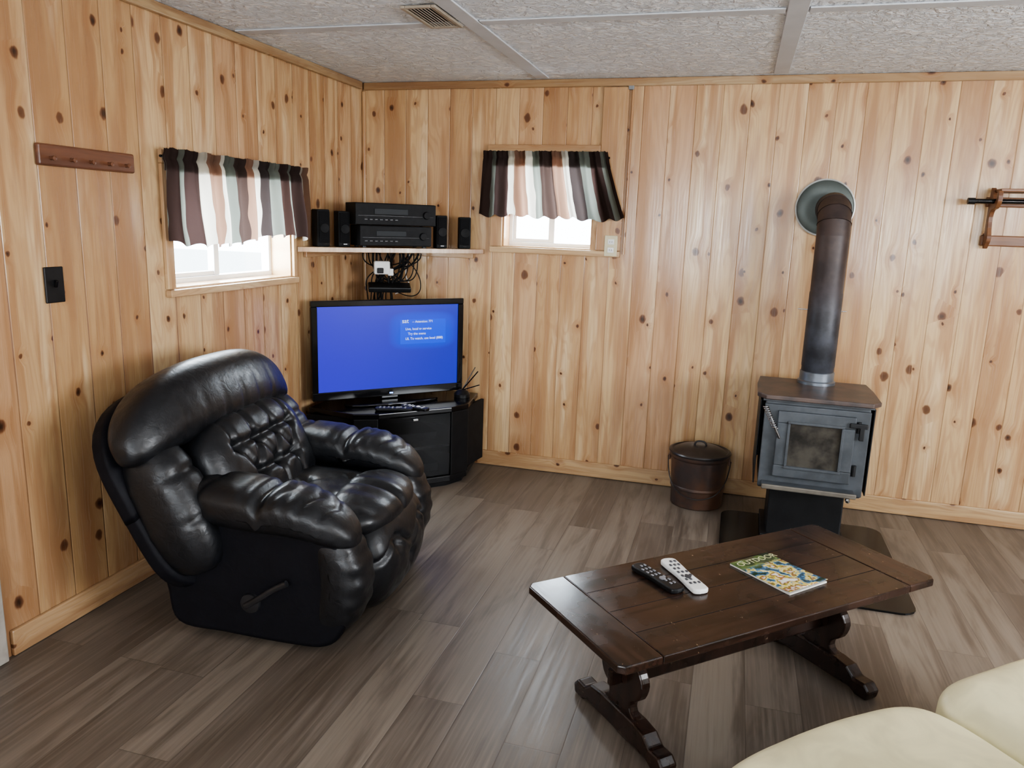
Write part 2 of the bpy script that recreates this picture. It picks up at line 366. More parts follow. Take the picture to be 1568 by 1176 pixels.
bx('casing_left',.80,.868,1.307,1.80,-.018,-.001,j2); bx('casing_right',1.411,1.545,1.307,2.155,-.018,-.001,j2)
g2,bx,j,j2=window('window_2','Y',ly0,ly1,lz0,lz1)
bx('casing_top',-1.71,-.70,1.62,1.672,-.02,-.001,j); bx('casing_bottom',-1.71,-.775,1.105,lz0-.001,-.03,-.001,j)
bx('casing_left',-1.71,-1.666,1.137,1.62,-.018,-.001,j2); bx('casing_right',-.799,-.775,1.137,1.62,-.018,-.001,j2)
for i,(a,b_,c_,d_) in enumerate(rw):
    g=empty('window_%d'%(i+3))
    for nm,lo,hi in (('frame_bottom',(a,RY-.1,c_),(b_,RY-.04,c_+.04)),('frame_top',(a,RY-.1,d_-.04),(b_,RY-.04,d_)),('frame_left',(a,RY-.1,c_+.04),(a+.04,RY-.04,d_-.04)),('frame_right',(b_-.04,RY-.1,c_+.04),(b_,RY-.04,d_-.04)),('mullion',((a+b_)/2-.03,RY-.1,c_+.04),((a+b_)/2+.03,RY-.04,d_-.04))):
        c,s=lo_hi(lo,hi); box(nm,c,s,VINYL,g)
g=empty('window_5')
for nm,lo,hi in (('frame_bottom',(RX+.04,-3.6,.9),(RX+.1,-1.9,.94)),('frame_top',(RX+.04,-3.6,1.91),(RX+.1,-1.9,1.95)),('frame_left',(RX+.04,-3.6,.94),(RX+.1,-3.56,1.91)),('frame_right',(RX+.04,-1.94,.94),(RX+.1,-1.9,1.91)),('mullion',(RX+.04,-2.78,.94),(RX+.1,-2.72,1.91))):
    c,s=lo_hi(lo,hi); box(nm,c,s,VINYL,g)
# curtains
CUR=curtain_mat()
def curtain(name,axis,a0,a1,b0,b1,ztop,zbot,n_pl,rep,phase,seed,droop=0.):
    g=empty(name)
    def nz(p,k): return noise.noise(Vector((p*k,seed*3.7,0)))
    def sheet(nm,nu,nv,tmax,doff):
        V=[];F=[];UV=[]
        for jv in range(nv+1):
            t=jv/nv*tmax
            for i in range(nu+1):
                s=i/nu
                top=a0+(a1-a0)*s; bot=b0+(b1-b0)*s
                tt=t**1.2
                a=top+(bot-top)*tt+.014*nz(s+t*.15,7)*t
                th=2*math.pi*n_pl*s+2.2*nz(s,5)+.5*t*nz(s,3)
                amp=(.008+.014*min(1,t*1.5))*(1+.7*nz(s+4,6))
                w=math.sin(th)*amp+.018*t*nz(s+t*.3,4)
                small=.005*math.sin(th*2.6+1)*math.exp(-t*4)
                pinch=-.010*math.exp(-((t-.10)/.035)**2)
                dep=.062+w+small+pinch-doff
                zb=zbot+.008*math.sin(th+1)+.030*nz(s,3)-droop*max(0,s-.85)/.15
                z=ztop+(zb-ztop)*t+(.006*nz(s,60) if jv==0 else 0)
                V.append((a,-dep,z) if axis=='X' else (dep,a,z)); UV.append((s*rep+phase+.012*nz(s+t*.5,9)*t,t))
        for jv in range(nv):
            for i in range(nu):
                k=jv*(nu+1)+i; F.append((k,k+1,k+nu+2,k+nu+1))
        o=mesh(nm,V,F,CUR,g,True)
        uvl=o.data.uv_layers.new(name='UVMap')
        for l in o.data.loops: uvl.data[l.index].uv=UV[l.vertex_index]
    sheet('cloth_valance',260,30,1.,0.)
    sheet('rod_pocket_lining',200,6,.24,.009)
    zr=ztop-.03
    if axis=='X': tube('curtain_rod',[(a0-.01,-.03,zr),(a1+.01,-.03,zr)],.005,BLKM,g,smooth=False)
    else: tube('curtain_rod',[(.03,a0+.005,zr),(.03,a1-.005,zr)],.005,BLKM,g,smooth=False)
curtain('window_valance','X',.765,1.455,.745,1.565,1.825,1.475,9,1.15,.02,3)
curtain('window_valance.001','Y',-1.735,-.73,-1.72,-.71,1.675,1.325,10,1.35,.0,8)
# ------------------------------------------------------------------ small wall things
COAT=darkwood('reddish_rack_wood','Y',(.17,.07,.035),(.10,.040,.022),.35,.1,(.14,.055,.03))
g=empty('coat_rack',(0.001,-2.055,1.605),0)
box('board',(.01,0,0),(.018,.41,.068),COAT,g,.006)
for i in range(5):
    yy=-.16+.08*i
    lathe('peg_%d'%i,[(.0,.0),(.006,0),(.004,.010),(.008,.014),(.008,.018),(.0,.020)],COAT,g,(.019,yy,-.01),(0,math.pi/2,0),16)
g=empty('light_switch',(.001,-2.23,1.19))
box('plate',(.004,0,0),(.006,.075,.118),BLK,g,.003); box('toggle',(.011,0,.004),(.012,.010,.024),BLKG,g,.002,(0,.3,0))
g=empty('wall_outlet',(1.496,-.0195,1.333))
box('plate',(0,-.004,0),(.07,.006,.112),IVORY,g,.003)
for k in (-1,1):
    box('socket_%d'%(k+1),(0,-.008,.022*k),(.034,.004,.028),WHITE,g,.004)
    for s_ in (-1,1): box('slot_%d_%d'%(k+1,s_+1),(.006*s_,-.0105,.022*k),(.002,.002,.009),BLKM,g,0)
VENT=simple('vent_beige',(.42,.37,.30),.5,.2,.1,10)
g=empty('ceiling_vent',(.98,-1.30,H))
g.location=(.978,-1.345,H)
box('frame_a',(-.06,0,-.009),(.018,.30,.010),VENT,g); box('frame_b',(.06,0,-.009),(.018,.30,.01),VENT,g)
box('frame_c',(0,.141,-.009),(.102,.018,.01),VENT,g); box('frame_d',(0,-.141,-.009),(.102,.018,.01),VENT,g)
for i in range(7): box('louver_%d'%i,(-.041+.0137*i,0,-.009),(.007,.264,.003),VENT,g,0,(0,.6,0))
box('duct_dark',(0,0,-.0015),(.10,.26,.002),BLKM,g,0)
g=empty('wall_conduit',(1.565,-.012,1.75)); tube('pipe',[(0,0,-.46),(0,0,.40)],.006,TRIM_Z,g,smooth=False)
box('bracket',(-.01,-.003,.405),(.03,.012,.03),simple('galv',(.3,.31,.32),.4,.8),g)
# ------------------------------------------------------------------ corner shelf + electronics
SH=cedar('shelf_pine','XY',w=.5,knots=.5,planks=False,bright=.78,seed=7)
g=empty('corner_shelf',(0,0,1.272))
extr('board',[(.004,-.004),(.765,-.004),(.765,-.02),(.02,-.765),(.004,-.765)],.026,'XY',SH,g,bevel=.002)
box('cleat_back',(.36,-.014,-.028),(.68,.02,.028),TRIM_X,g); box('cleat_left',(.014,-.38,-.028),(.02,.62,.028),TRIM_Y,g)
zs=1.286
SPK=simple('speaker_cloth',(.009,.009,.010),.85,0,.2,200,bump=.2,bscale=400,spec=.15)
def speaker(name,x,y,rz,h=.19,w=.07,d=.07):
    g=empty(name,(x,y,zs),rz)
    box('cabinet',(0,.004,h/2),(w,d,h),BLKM,g,.006); box('grille',(0,-d/2-.001,h/2+.006),(w-.01,.008,h-.03),SPK,g,.003)
    lathe('driver',[(0,0),(.012,.001),(.024,.003),(.026,0)],BLKM,g,(0,-d/2-.005,h*.5),(math.pi/2,0,0),24)
    box('badge',(0,-d/2-.0055,.014),(.02,.001,.004),BLKG,g,0)
dg=math.pi/4
speaker('speaker',.075,-.63,dg+.2,.19,.07); speaker('speaker.001',.14,-.525,dg+.1,.185,.066)
speaker('speaker.002',.555,-.165,dg-.1,.18,.062); speaker('speaker.003',.665,-.075,dg*.6,.175,.066)
g=empty('stereo_receiver',(.325,-.325,zs),dg)
BTN=simple('dim_button',(.03,.03,.032),.4); DSP=simple('display_dark',(.006,.008,.010),.4,spec=.15)
def av(nm,z0,h,w,d):
    box(nm+'_case',(0,0,z0+h/2),(w,d,h),BLKM,g,.003); box(nm+'_front',(0,-d/2-.006,z0+h/2),(w+.004,.014,h-.004),BLKM,g,.003)
    box(nm+'_display',(-.03,-d/2-.0145,z0+h*.62),(w*.42,.003,h*.26),DSP,g,.001)
    for i in range(7): box(nm+'_button_%d'%i,(-.17+.028*i,-d/2-.014,z0+h*.25),(.016,.004,.006),BTN,g,.001)
    lathe(nm+'_knob',[(.0,.016),(.018,.015),(.02,.01),(.021,0)],BLKM,g,(w*.38,-d/2-.012,z0+h*.5),(math.pi/2,0,0),24)
    box(nm+'_trim_line',(0,-d/2-.0135,z0+h*.42),(w*.94,.0015,.0015),BTN,g,0)
av('tuner',.118,.115,.45,.17); av('deck',.008,.108,.40,.17)
for sx in(-1,1):
    for sy in(-1,1): lathe('foot_%d_%d'%(sx,sy),[(.012,0),(.012,.008)],BLK,g,(sx*.17,sy*.07,0),seg=12)
g=empty('cable_bundle')
rr=random.Random(5)
for i in range(18):
    x0=.22+rr.uniform(-.14,.2); y0=-.10+rr.uniform(-.1,.04)
    x1=.20+rr.uniform(-.08,.08); y1=-.16+rr.uniform(-.04,.04)
    sag=rr.uniform(.0,.06)
    tube('cable_%d'%i,[(x0,y0,1.255),(x0+rr.uniform(-.04,.04),y0,1.19),(x1+rr.uniform(-.04,.06),y1,1.10+sag),(x1,y1,1.0),(x1+rr.uniform(-.02,.03),y1-.02,.90),(x1,y1-.05,.72)],.0036,BLKM,g,res=3)
for i in range(9):
    cx=.24+rr.uniform(-.08,.12); w_=rr.uniform(.04,.10); zb_=rr.uniform(.98,1.1)
    tube('loop_%d'%i,[(cx-w_,-.13,1.255),(cx-w_*1.1,-.14,1.15),(cx,-.15,zb_),(cx+w_*1.2,-.14,1.12),(cx+w_,-.13,1.255)],.0034,BLKM,g,res=3)
tube('loop_a',[(.30,-.10,1.23),(.40,-.10,1.15),(.42,-.1,1.02),(.33,-.12,.99),(.25,-.14,1.04)],.003,BLKM,g,res=3)
tube('loop_b',[(.34,-.10,1.24),(.30,-.10,1.13),(.36,-.1,1.05),(.26,-.12,1.01)],.003,WHITE,g,res=3)
box('adapter_body',(.225,-.225,1.165),(.09,.04,.075),WHITE,g,.008,(0,0,.6)); box('adapter_plug',(.23,-.255,1.15),(.035,.02,.03),BLK,g,.004,(0,0,.6)); box('adapter_side',(.265,-.195,1.14),(.03,.03,.04),WHITE,g,.004,(0,0,.6))
box('splitter_box',(.27,-.22,1.055),(.24,.10,.032),BLK,g,.008,(.25,0,.5)); box('splitter_bracket',(.24,-.17,1.055),(.03,.06,.03),BLKM,g,.003,(0,0,.5))
# ------------------------------------------------------------------ TV stand
OUT=[(.765,-.06),(.805,-.34),(.75,-.46),(.46,-.75),(.34,-.805),(.06,-.765),(.06,-.06)]
def sc(o,k,cx=.4,cy=-.4): return [(cx+(x-cx)*k,cy+(y-cy)*k) for x,y in o]
g=empty('tv_stand')
extr('top',OUT,.028,'XY',BLKG,g,(0,0,.436),bevel=.005); extr('bottom',sc(OUT,.985),.035,'XY',BLK,g,(0,0,.045),bevel=.004)
extr('plinth',sc(OUT,.92),.026,'XY',BLKM,g,(0,0,.0135),bevel=.0)
extr('shelf_mid',sc(OUT,.945),.014,'XY',simple('shelf_black',(.03,.03,.033),.4),g,(0,0,.235),bevel=.002)
box('side_right',(.779,-.205,.2425),(.018,.27,.358),BLKM,g,.002,(0,0,-.14)); box('side_left',(.205,-.779,.2425),(.27,.018,.358),BLKM,g,.002,(0,0,.14))
box('panel_back_a',(.41,-.07,.2425),(.68,.01,.358),BLKM,g,0); box('panel_back_b',(.07,-.41,.2425),(.01,.68,.358),BLKM,g,0)
box('post_right',(.771,-.395,.2425),(.125,.018,.358),BLK,g,.004,(0,0,math.radians(62))); box('post_left',(.395,-.771,.2425),(.125,.018,.358),BLK,g,.004,(0,0,math.radians(28)))
DG=glass_mat('smoked_glass',(.5,.5,.52),.02,.08)
box('glass_door',(.594,-.594,.2425),(.41,.005,.35),DG,g,.001,(0,0,dg))
box('door_handle',(.602,-.607,.40),(.03,.012,.012),simple('chrome',(.6,.6,.6),.2,1.),g,.003,(0,0,dg))
box('cable_box',(.44,-.44,.268),(.34,.24,.05),BLK,g,.004,(0,0,dg)); box('dvd_player',(.44,-.44,.088),(.36,.26,.05),BLKM,g,.004,(0,0,dg))
# ------------------------------------------------------------------ TV
g=empty('television',(.385,-.455,0),dg)
tw,th,tz=.865,.53,.748
box('back_shell',(0,.035,tz),(tw*.8,.05,th*.75),BLKM,g,.02)
for nm,c,s in (('bezel_top',(0,0,tz+th/2-.016),(tw,.03,.032)),('bezel_bottom',(0,0,tz-th/2+.022),(tw,.03,.044)),('bezel_left',(-tw/2+.016,0,tz+.006),(.032,.03,th-.076)),('bezel_right',(tw/2-.016,0,tz+.006),(.032,.03,th-.076))):
    box(nm,c,s,BLKG,g,.004)
box('panel_back',(0,.012,tz),(tw-.01,.012,th-.01),BLKM,g,0)
m,nt,b,o_=newmat('tv_blue_screen'); vec,x,y,z=OBJ(nt)
gx=MA(nt,'DIVIDE',MA(nt,'SUBTRACT',x,.19),.19); gz=MA(nt,'DIVIDE',MA(nt,'SUBTRACT',z,.085),.10)
rad=MA(nt,'ADD',MA(nt,'POWER',MA(nt,'ABSOLUTE',gx),4.),MA(nt,'POWER',MA(nt,'ABSOLUTE',gz),4.))
gf=MR(nt,rad,1.6,.1)
cA=MIX(nt,MR(nt,x,-.4,.4),(.050,.040,.75),(.016,.030,.62)); cA=MIX(nt,gf,cA,(.003,.06,.95))
b.inputs['Base Color'].default_value=(.005,.005,.01,1); b.inputs['Roughness'].default_value=.3; b.inputs['Specular IOR Level'].default_value=.25
nt.links.new(cA,b.inputs['Emission Color']); b.inputs['Emission Strength'].default_value=.85
box('screen',(0,.0,tz+.006),(tw-.062,.012,th-.074),m,g,0)
TXT=emis('screen_text',(.75,.9,1.),1.3)
def text_mesh(s,sz,mat):
    cu=bpy.data.curves.new('t','FONT'); cu.body=s; cu.size=sz; cu.extrude=.0002; cu.materials.append(mat)
    t=bpy.data.objects.new('tmp',cu); S.collection.objects.link(t); bpy.context.view_layer.update()
    me=bpy.data.meshes.new_from_object(t.evaluated_get(bpy.context.evaluated_depsgraph_get())); bpy.data.objects.remove(t)
    return me
def ttext(s,x,z,sz):
    o=bpy.data.objects.new('screen_text',text_mesh(s,sz,TXT)); o.location=(x,-.0073,z); o.rotation_euler=(math.pi/2,0,0); link(o,g)
box('message_panel',(.19,-.0062,tz+.085),(.27,.0008,.135),emis('screen_panel',(.004,.075,1.),1.0),g,0)
ttext('sat',.065,tz+.135,.034); ttext('-- Attention: 771',.125,tz+.135,.018)
ttext('Live, local tv service',.085,tz+.095,.019); ttext('Try the menu',.10,tz+.068,.019); ttext('LIL To watch, use local (888)',.085,tz+.041,.019)
box('stand_neck',(0,.02,.49),(.10,.03,.05),BLKG,g,.005)
extr('stand_foot',catmull([(-.24,-.08),(0,-.115),(.24,-.08),(.25,.03),(.18,.10),(0,.115),(-.18,.10),(-.25,.03)],5),.012,'XY',BLKG,g,(0,0,.4575),bevel=.004)
box('power_led',(0,-.016,.500),(.018,.002,.006),emis('led_blue',(.1,.3,1.),8.),g,0)
def remote(name,x,y,z,rz,L=.17,w=.045,mat=BLK,bm=None):
    g=empty(name,(x,y,z),rz); bm=bm or simple(name+'_btn',(.25,.25,.27),.5)
    extr('body',catmull([(-L/2,-w*.42),(-L*.3,-w*.5),(0,-w*.44),(L*.35,-w*.5),(L/2,-w*.4),(L/2,w*.4),(L*.35,w*.5),(0,w*.44),(-L*.3,w*.5),(-L/2,w*.42)],3),.016,'XY',mat,g,(0,0,.009),bevel=.005)
    for i in range(7):
        for j in range(3):
            if random.random()<.85: box('button_%d_%d'%(i,j),(-L*.38+i*L*.115,(j-1)*w*.27,.018),(L*.05,w*.13,.003),bm,g,.001)
    lathe('dial',[(.010,0),(.010,.003),(.0,.004)],bm,g,(L*.12,0,.017),seg=20)
    return g
remote('remote_control',.50,-.655,.4515,.35,.19,.05); remote('remote_control.001',.59,-.585,.4515,-.2,.16,.045,BLK,WHITE)
g=empty('tv_antenna',(.715,-.20,.451))
lathe('base',[(.045,0),(.045,.02),(.032,.035),(.02,.042),(0,.043)],BLK,g,(0,0,0))
tube('rod_a',[(0,0,.04),(.10,-.02,.16)],.0035,BLKG,g,smooth=False); tube('rod_b',[(0,0,.04),(.06,.05,.17)],.0025,BLKG,g,smooth=False)
tube('rod_c',[(0,0,.04),(.12,-.05,.09)],.003,BLKG,g,smooth=False)
# ------------------------------------------------------------------ RECLINER
LE=leather('black_leather',(.0085,.009,.011),.38,.12,34.); LEs=leather('black_fabric_side',(.006,.006,.009),.6,.08,20.,spec=.2)
R=empty('leather_recliner',(.635,-1.785,0),math.radians(6.0))
th_=-.47
ct,sn=math.cos(-th_),math.sin(-th_)
def bk(t,n): return (-.180-sn*t+ct*n, .34+ct*t+sn*n)
G=lambda d,s: math.exp(-(d/s)**2)
def pleats(r,ang,k,amp,fall): return amp*math.exp(-r/fall)*math.cos(ang*k)
yo=-.045
def f_head(x,y,z,p):
    q=list(p); Y,Z=p[1],p[2]
    if x>-.1:
        low=max(0.,min(1.,.40-z*.9))
        for yy,a in ((-.32,.6),(-.21,.7),(-.10,.9),(.02,1.),(.14,.8),(.26,.8)): q[0]-=.009*low*a*G(Y-yy-.06*Z,.011)
        q[0]+=.022*(1-y*y)
    q[2]-=.085*abs(y)**3.4; q[0]-=.02*abs(y)**3
    return q
x_,z_=bk(.462,.045); cushion('headrest',(x_,yo,z_),(.118,.52,.138),LE,R,2.6,54,(0,th_,0),f_head)
TF=[(-.20,.075),(-.067,.075),(.067,.075),(.20,.075),(-.134,-.045),(.0,-.045),(.134,-.045)]
def f_low(x,y,z,p):
    q=list(p); Y,Z=p[1],p[2]
    if x>0:
        for a,b_ in TF:
            dx,dz=Y-a,Z-b_; r=math.hypot(dx,dz)+1e-6; an=math.atan2(dz,dx)
            q[0]-=.030*G(r,.024); q[0]+=pleats(r,an+a*5,6,.003,.05)*min(1,r/.02)
        for i,(a,b_) in enumerate(TF):
            for (c,d) in TF[i+1:]:
                L2=math.hypot(c-a,d-b_)
                if L2<.15:
                    ux,uz=(c-a)/L2,(d-b_)/L2; t=(Y-a)*ux+(Z-b_)*uz
                    if 0<t<L2: q[0]-=.015*G((Y-a)*uz-(Z-b_)*ux,.014)
        for a,b_ in TF:
            if b_>0: q[0]-=.012*G(Y-a,.013)*(Z>b_)
            else: q[0]-=.012*G(Y-a,.013)*(Z<b_)
    return q
x_,z_=bk(.17,.085); cushion('lumbar_cushion',(x_,yo*.7,z_),(.115,.335,.205),LE,R,3.4,72,(0,th_,0),f_low,.002)
def f_bol(x,y,z,p):
    q=list(p); q[0]-=.012*G(p[2]-.10,.013)+.008*G(p[2]+.06,.012); return q
for s_,nm in((-1,'near'),(1,'far')):
    x_,z_=bk(.15,.01); cushion('back_bolster_'+nm,(x_,s_*.40+yo*.8,z_),(.12,.10,.24),LE,R,2.6,30,(0,th_,0),f_bol,.003)
x_,z_=bk(.215,-.085)
cushion('back_shell',(x_,yo,z_),(.045,.495,.36),LEs,R,5.,22,(0,th_,0),lambda x,y,z,p:(p[0],p[1]*(1+.02*z),p[2]-.075*abs(y)**3*(z>0)),.0)
prof=catmull([(-.26,.055),(-.08,.035),(.15,.022),(.28,.03),(.345,.10),(.375,.24),(.345,.38),(.25,.45),(0,.455),(-.24,.48),(-.36,.50),(-.36,.42),(-.30,.2)],5)
for s_,nm in((-1,'near'),(1,'far')):
    extr('side_panel_'+nm,prof,.15,'XZ',LEs,R,(0,s_*.36,0),bevel=.03,seg=5)
    def f_arm(x,y,z,p,s_=s_):
        q=list(p)
        if z>-.2:
            q[2]-=.030*G(p[0]-.03,.020)
            for xx in (-.22,-.15,.11,.20,.26): q[2]-=.007*G(p[0]-xx+.3*abs(p[1]),.010)
            q[2]+=.004*math.sin(p[0]*90)*G(abs(p[0]-.05)-.06,.04)
        if x>.3: q[2]-=.075*((x-.3)/.7)**2
        q[2]+=.02*(-x)
        return q
    cushion('arm_pillow_'+nm,(.04,s_*.36,.49),(.335,.125,.080),LE,R,2.7,50,(0,0,0),f_arm,.003)
    def f_front(x,y,z,p):
        q=list(p)
        q[0]+=.02-.075*abs(z)**2
        if x>-.2: q[0]+=.0045*math.cos(p[2]*95+p[1]*8)*(.4+.6*abs(p[1])/.1)
        return q
    cushion('arm_front_pad_'+nm,(.305,s_*.352,.25),(.085,.095,.215),LE,R,2.8,40,(0,0,0),f_front,.002)
SE=[(.12,-.12),(.12,.12),(-.03,0)]
def f_seat(x,y,z,p):
    q=list(p)
    if z>0:
        for a,b_ in SE:
            r=math.hypot(p[0]-a,p[1]-b_); q[2]-=.025*G(r,.028); q[2]+=pleats(r,math.atan2(p[1]-b_,p[0]-a),6,.003,.06)*min(1,r/.02)
    return q
cushion('seat_cushion',(.04,0,.36),(.30,.27,.095),LE,R,3,44,(0,.04,0),f_seat,.002)
def f_foot(x,y,z,p):
    q=list(p)
    if x>0:
        for a,b_ in ((-.13,.07),(.13,.07),(0,-.02)):
            r=math.hypot(p[1]-a,p[2]-b_); q[0]-=.026*G(r,.028); q[0]+=pleats(r,math.atan2(p[2]-b_,p[1]-a),6,.003,.06)*min(1,r/.02)
        q[0]-=.018*G(p[2]-.07+.03*math.cos(p[1]*24),.012)
    q[0]+=-.05*z*z
    return q
cushion('footrest',(.345,0,.225),(.105,.262,.200),LE,R,3,50,(0,.05,0),f_foot,.002)
def f_roll(x,y,z,p):
    q=list(p)
    q[2]-=.016*G(p[1],.016)+.004*math.cos(p[1]*70)*.5; return q
cushion('seat_front_roll',(.29,0,.395),(.125,.262,.07),LE,R,2.5,40,(0,.2,0),f_roll,.002)
for sx in(-.2,.2):
    for sy in(-.34,.34): lathe('glide_%d_%d'%(sx*100,sy*100),[(.025,0),(.025,.05)],BLKM,R,(sx,sy,.001),seg=16)
box('frame_rail',(-.0,0,.11),(.45,.56,.1),BLKM,R,.005)
LV=simple('lever_black',(.02,.02,.022),.3)
lathe('lever_boss',[(.035,0),(.033,.012),(.0,.016)],LV,R,(.02,-.435,.165),(math.pi/2,0,0),24)
tube('lever_arm',[(.01,-.452,.16),(.06,-.462,.195),(.12,-.466,.242),(.165,-.466,.265)],.011,LV,R)
# ------------------------------------------------------------------ COFFEE TABLE
wc=((.040,.020,.014),(.014,.009,.007))
TT=darkwood('walnut_table_top','X',*wc,.20,.6); TL=darkwood('walnut_table_leg','Z',(.028,.014,.010),(.012,.007,.005),.24,.4,(.042,.019,.012))
Tb=empty('coffee_table',(2.2525,-1.966,0),math.radians(43.6))
hx,hy=.605,.2435; c_=.018
def ctop(x0,x1,cl=False,cr=False):
    o=[]
    if cl: o+=[(x0,-hy+c_),(x0+c_,-hy)]
    else: o+=[(x0,-hy)]
    if cr: o+=[(x1-c_,-hy),(x1,-hy+c_),(x1,hy-c_),(x1-c_,hy)]
    else: o+=[(x1,-hy),(x1,hy)]
    if cl: o+=[(x0+c_,hy),(x0,hy-c_)]
    else: o+=[(x0,hy)]
    return o
extr('top_main',[(-hx+.131,-hy),(hx-.131,-hy),(hx-.131,hy),(-hx+.131,hy)],.024,'XY',TT,Tb,(0,0,.378),bevel=.0035)
TT2=darkwood('walnut_breadboard','Y',*wc,.20,.6)
extr('breadboard_left',ctop(-hx,-hx+.13,cl=True),.0245,'XY',TT2,Tb,(0,0,.378),bevel=.005); extr('breadboard_right',ctop(hx-.13,hx,cr=True),.0245,'XY',TT2,Tb,(0,0,.378),bevel=.005)
for i,yy in enumerate((-.12,.0,.12)): box('board_seam_%d'%i,(0,yy,.3902),(hx*2-.27,.0018,.0006),BLKM,Tb,0)
half=[(.0,.345),(.13,.345),(.145,.325),(.12,.30),(.075,.285),(.06,.255),(.085,.23),(.10,.195),(.085,.15),(.055,.125),(.055,.095),(.10,.07),(.11,.05),(.0,.05)]
legp=[p for p in half[1:-1]]+[(-x,y) for x,y in half[1:-1][::-1]]
footp=[(-.215,.0),(-.17,.0),(-.15,.012),(.15,.012),(.17,0),(.215,0),(.222,.03),(.20,.052),(.16,.05),(.13,.075),(.08,.082),(-.08,.082),(-.13,.075),(-.16,.05),(-.20,.052),(-.222,.03)]
for s_,nm in((-1,'left'),(1,'right')):
    extr('trestle_leg_'+nm,catmull(legp,3),.032,'YZ',TL,Tb,(s_*.405,-.0,.0),bevel=.006)
    extr('trestle_foot_'+nm,footp,.055,'YZ',TL,Tb,(s_*.405,0,.001),bevel=.008)
    box('top_cleat_'+nm,(s_*.405,0,.354),(.06,.40,.022),TL,Tb,.005)
ap=[(-.39,.365),(.39,.365),(.39,.31)]+[(.39-.78*i/24,.318+.012*math.cos(i*math.pi/3)) for i in range(1,24)]+[(-.39,.31)]
extr('apron_front',ap,.018,'XZ',TL,Tb,(0,-.155,0),bevel=.003); extr('apron_back',ap,.018,'XZ',TL,Tb,(0,.155,0),bevel=.003)
box('stretcher',(0,0,.185),(.78,.028,.07),TL,Tb,.006)
for s_ in (-1,1): box('wedge_%d'%s_,(s_*.44,0,.185),(.04,.02,.05),TL,Tb,.005)
mg=empty('magazine',(2.372,-1.872,.3905),math.radians(-42))
m,nt,b,o_=newmat('magazine_cover'); vec,x,y,z=OBJ(nt)
dn=nt.nodes.new('ShaderNodeTexNoise'); nt.links.new(vec,dn.inputs['Vector']); dn.inputs['Scale'].default_value=26; dn.inputs['Detail'].default_value=4
cr=nt.nodes.new('ShaderNodeValToRGB'); nt.links.new(MR(nt,dn.outputs[0],.34,.66),cr.inputs[0])
el=cr.color_ramp.elements; el[0].color=(.03,.06,.025,1); el[1].color=(.80,.80,.72,1)
for p,c in ((.15,(.05,.12,.22,1)),(.3,(.12,.30,.48,1)),(.42,(.75,.58,.10,1)),(.55,(.78,.72,.5,1)),(.68,(.75,.55,.05,1)),(.8,(.12,.16,.06,1)),(.9,(.45,.15,.05,1))):
    e=el.new(p); e.color=c
col=MIX(nt,MR(nt,x,-.045,-.075),cr.outputs[0],MIX(nt,MR(nt,NOI(nt,vec,25),.4,.6),(.14,.20,.06),(.04,.06,.025)))
nt.links.new(col,b.inputs['Base Color']); b.inputs['Roughness'].default_value=.25
box('pages',(0,0,.003),(.232,.172,.0055),simple('paper_edge',(.75,.73,.68),.7),mg,.0005)
V=[];F=[]
for i in range(21):
    for j in range(2):
        x0=-.117+.234*i/20; V.append((x0,(-.0875 if j==0 else .0875),.0062+.006*max(0,(i-14)/6)**2))
for i in range(20): F.append((2*i,2*i+2,2*i+3,2*i+1))
o=mesh('cover',V,F,m,mg,True); o.modifiers.new('s','SOLIDIFY').thickness=.0006
TM=simple('title_ink',(.62,.62,.36),.4)
o=bpy.data.objects.new('cover_title',text_mesh('OUTDOOR',.034,TM)); o.location=(-.082,-.075,.0072); o.rotation_euler=(0,0,math.pi/2); link(o,mg)
remote('remote_control.002',2.016,-2.05,.3905,math.radians(-42),.19,.05)
remote('remote_control.003',2.092,-2.005,.3905,math.radians(-57),.215,.052,WHITE,simple('rbtn_dark',(.05,.05,.06),.5))
# ------------------------------------------------------------------ hearth pad + STOVE
g=empty('hearth_pad',(2.58,-.745,0))
rp=[]
for cx,cy,a0 in ((.31,.39,0),(-.31,.39,90),(-.31,-.39,180),(.31,-.39,270)):
    for k in range(6): a=math.radians(a0+18*k); rp.append((cx+.07*math.cos(a),cy+.07*math.sin(a)))
extr('glass_pad',rp,.008,'XY',simple('smoked_hearth_glass',(.009,.009,.009),.18,0,.1,8,spec=.25),g,(0,0,.005),bevel=.002)
IR=simple('stove_grey_iron',(.088,.098,.110),.45,.15,.2,10,bump=.05,bscale=120)
IRD=simple('stove_dark_iron',(.020,.021,.023),.5,.3,.2,10,bump=.05,bscale=120)
RU=simple('stove_top_rust',(.115,.082,.07),.42,.2,.3,9,bump=.06,bscale=80,col2=(.065,.054,.053))
FG=simple('fire_glass',(.030,.028,.026),.08,0,.3,9,col2=(.085,.078,.066))
SIL=simple('coil_steel',(.55,.55,.56),.25,1.)
St=empty('wood_stove',(2.575,-.435,0),math.radians(-1))
box('pedestal',(0,.0,.14),(.33,.30,.256),IRD,St,.006); box('pedestal_base',(0,0,.018),(.38,.35,.016),IRD,St,.004)
zb,zt=.265,.69
box('firebox',(0,.0,(zb+zt)/2),(.445,.40,zt-zb),IR,St,.006)
for s_,nm in((-1,'left'),(1,'right')): box('side_shield_'+nm,(s_*.2425,.02,(zb+zt)/2-.0),(.006,.40,zt-zb-.02),IRD,St,.002)
for s_,nm in((-1,'left'),(1,'right')): box('spacer_'+nm,(s_*.231,.05,.5),(.016,.03,.3),IRD,St,.002)
extr('front_plate',[(-.225,zb+.01),(.225,zb+.01),(.225,zt-.02),(-.225,zt-.02)],.014,'XZ',IR,St,(0,-.206,0),bevel=.004)
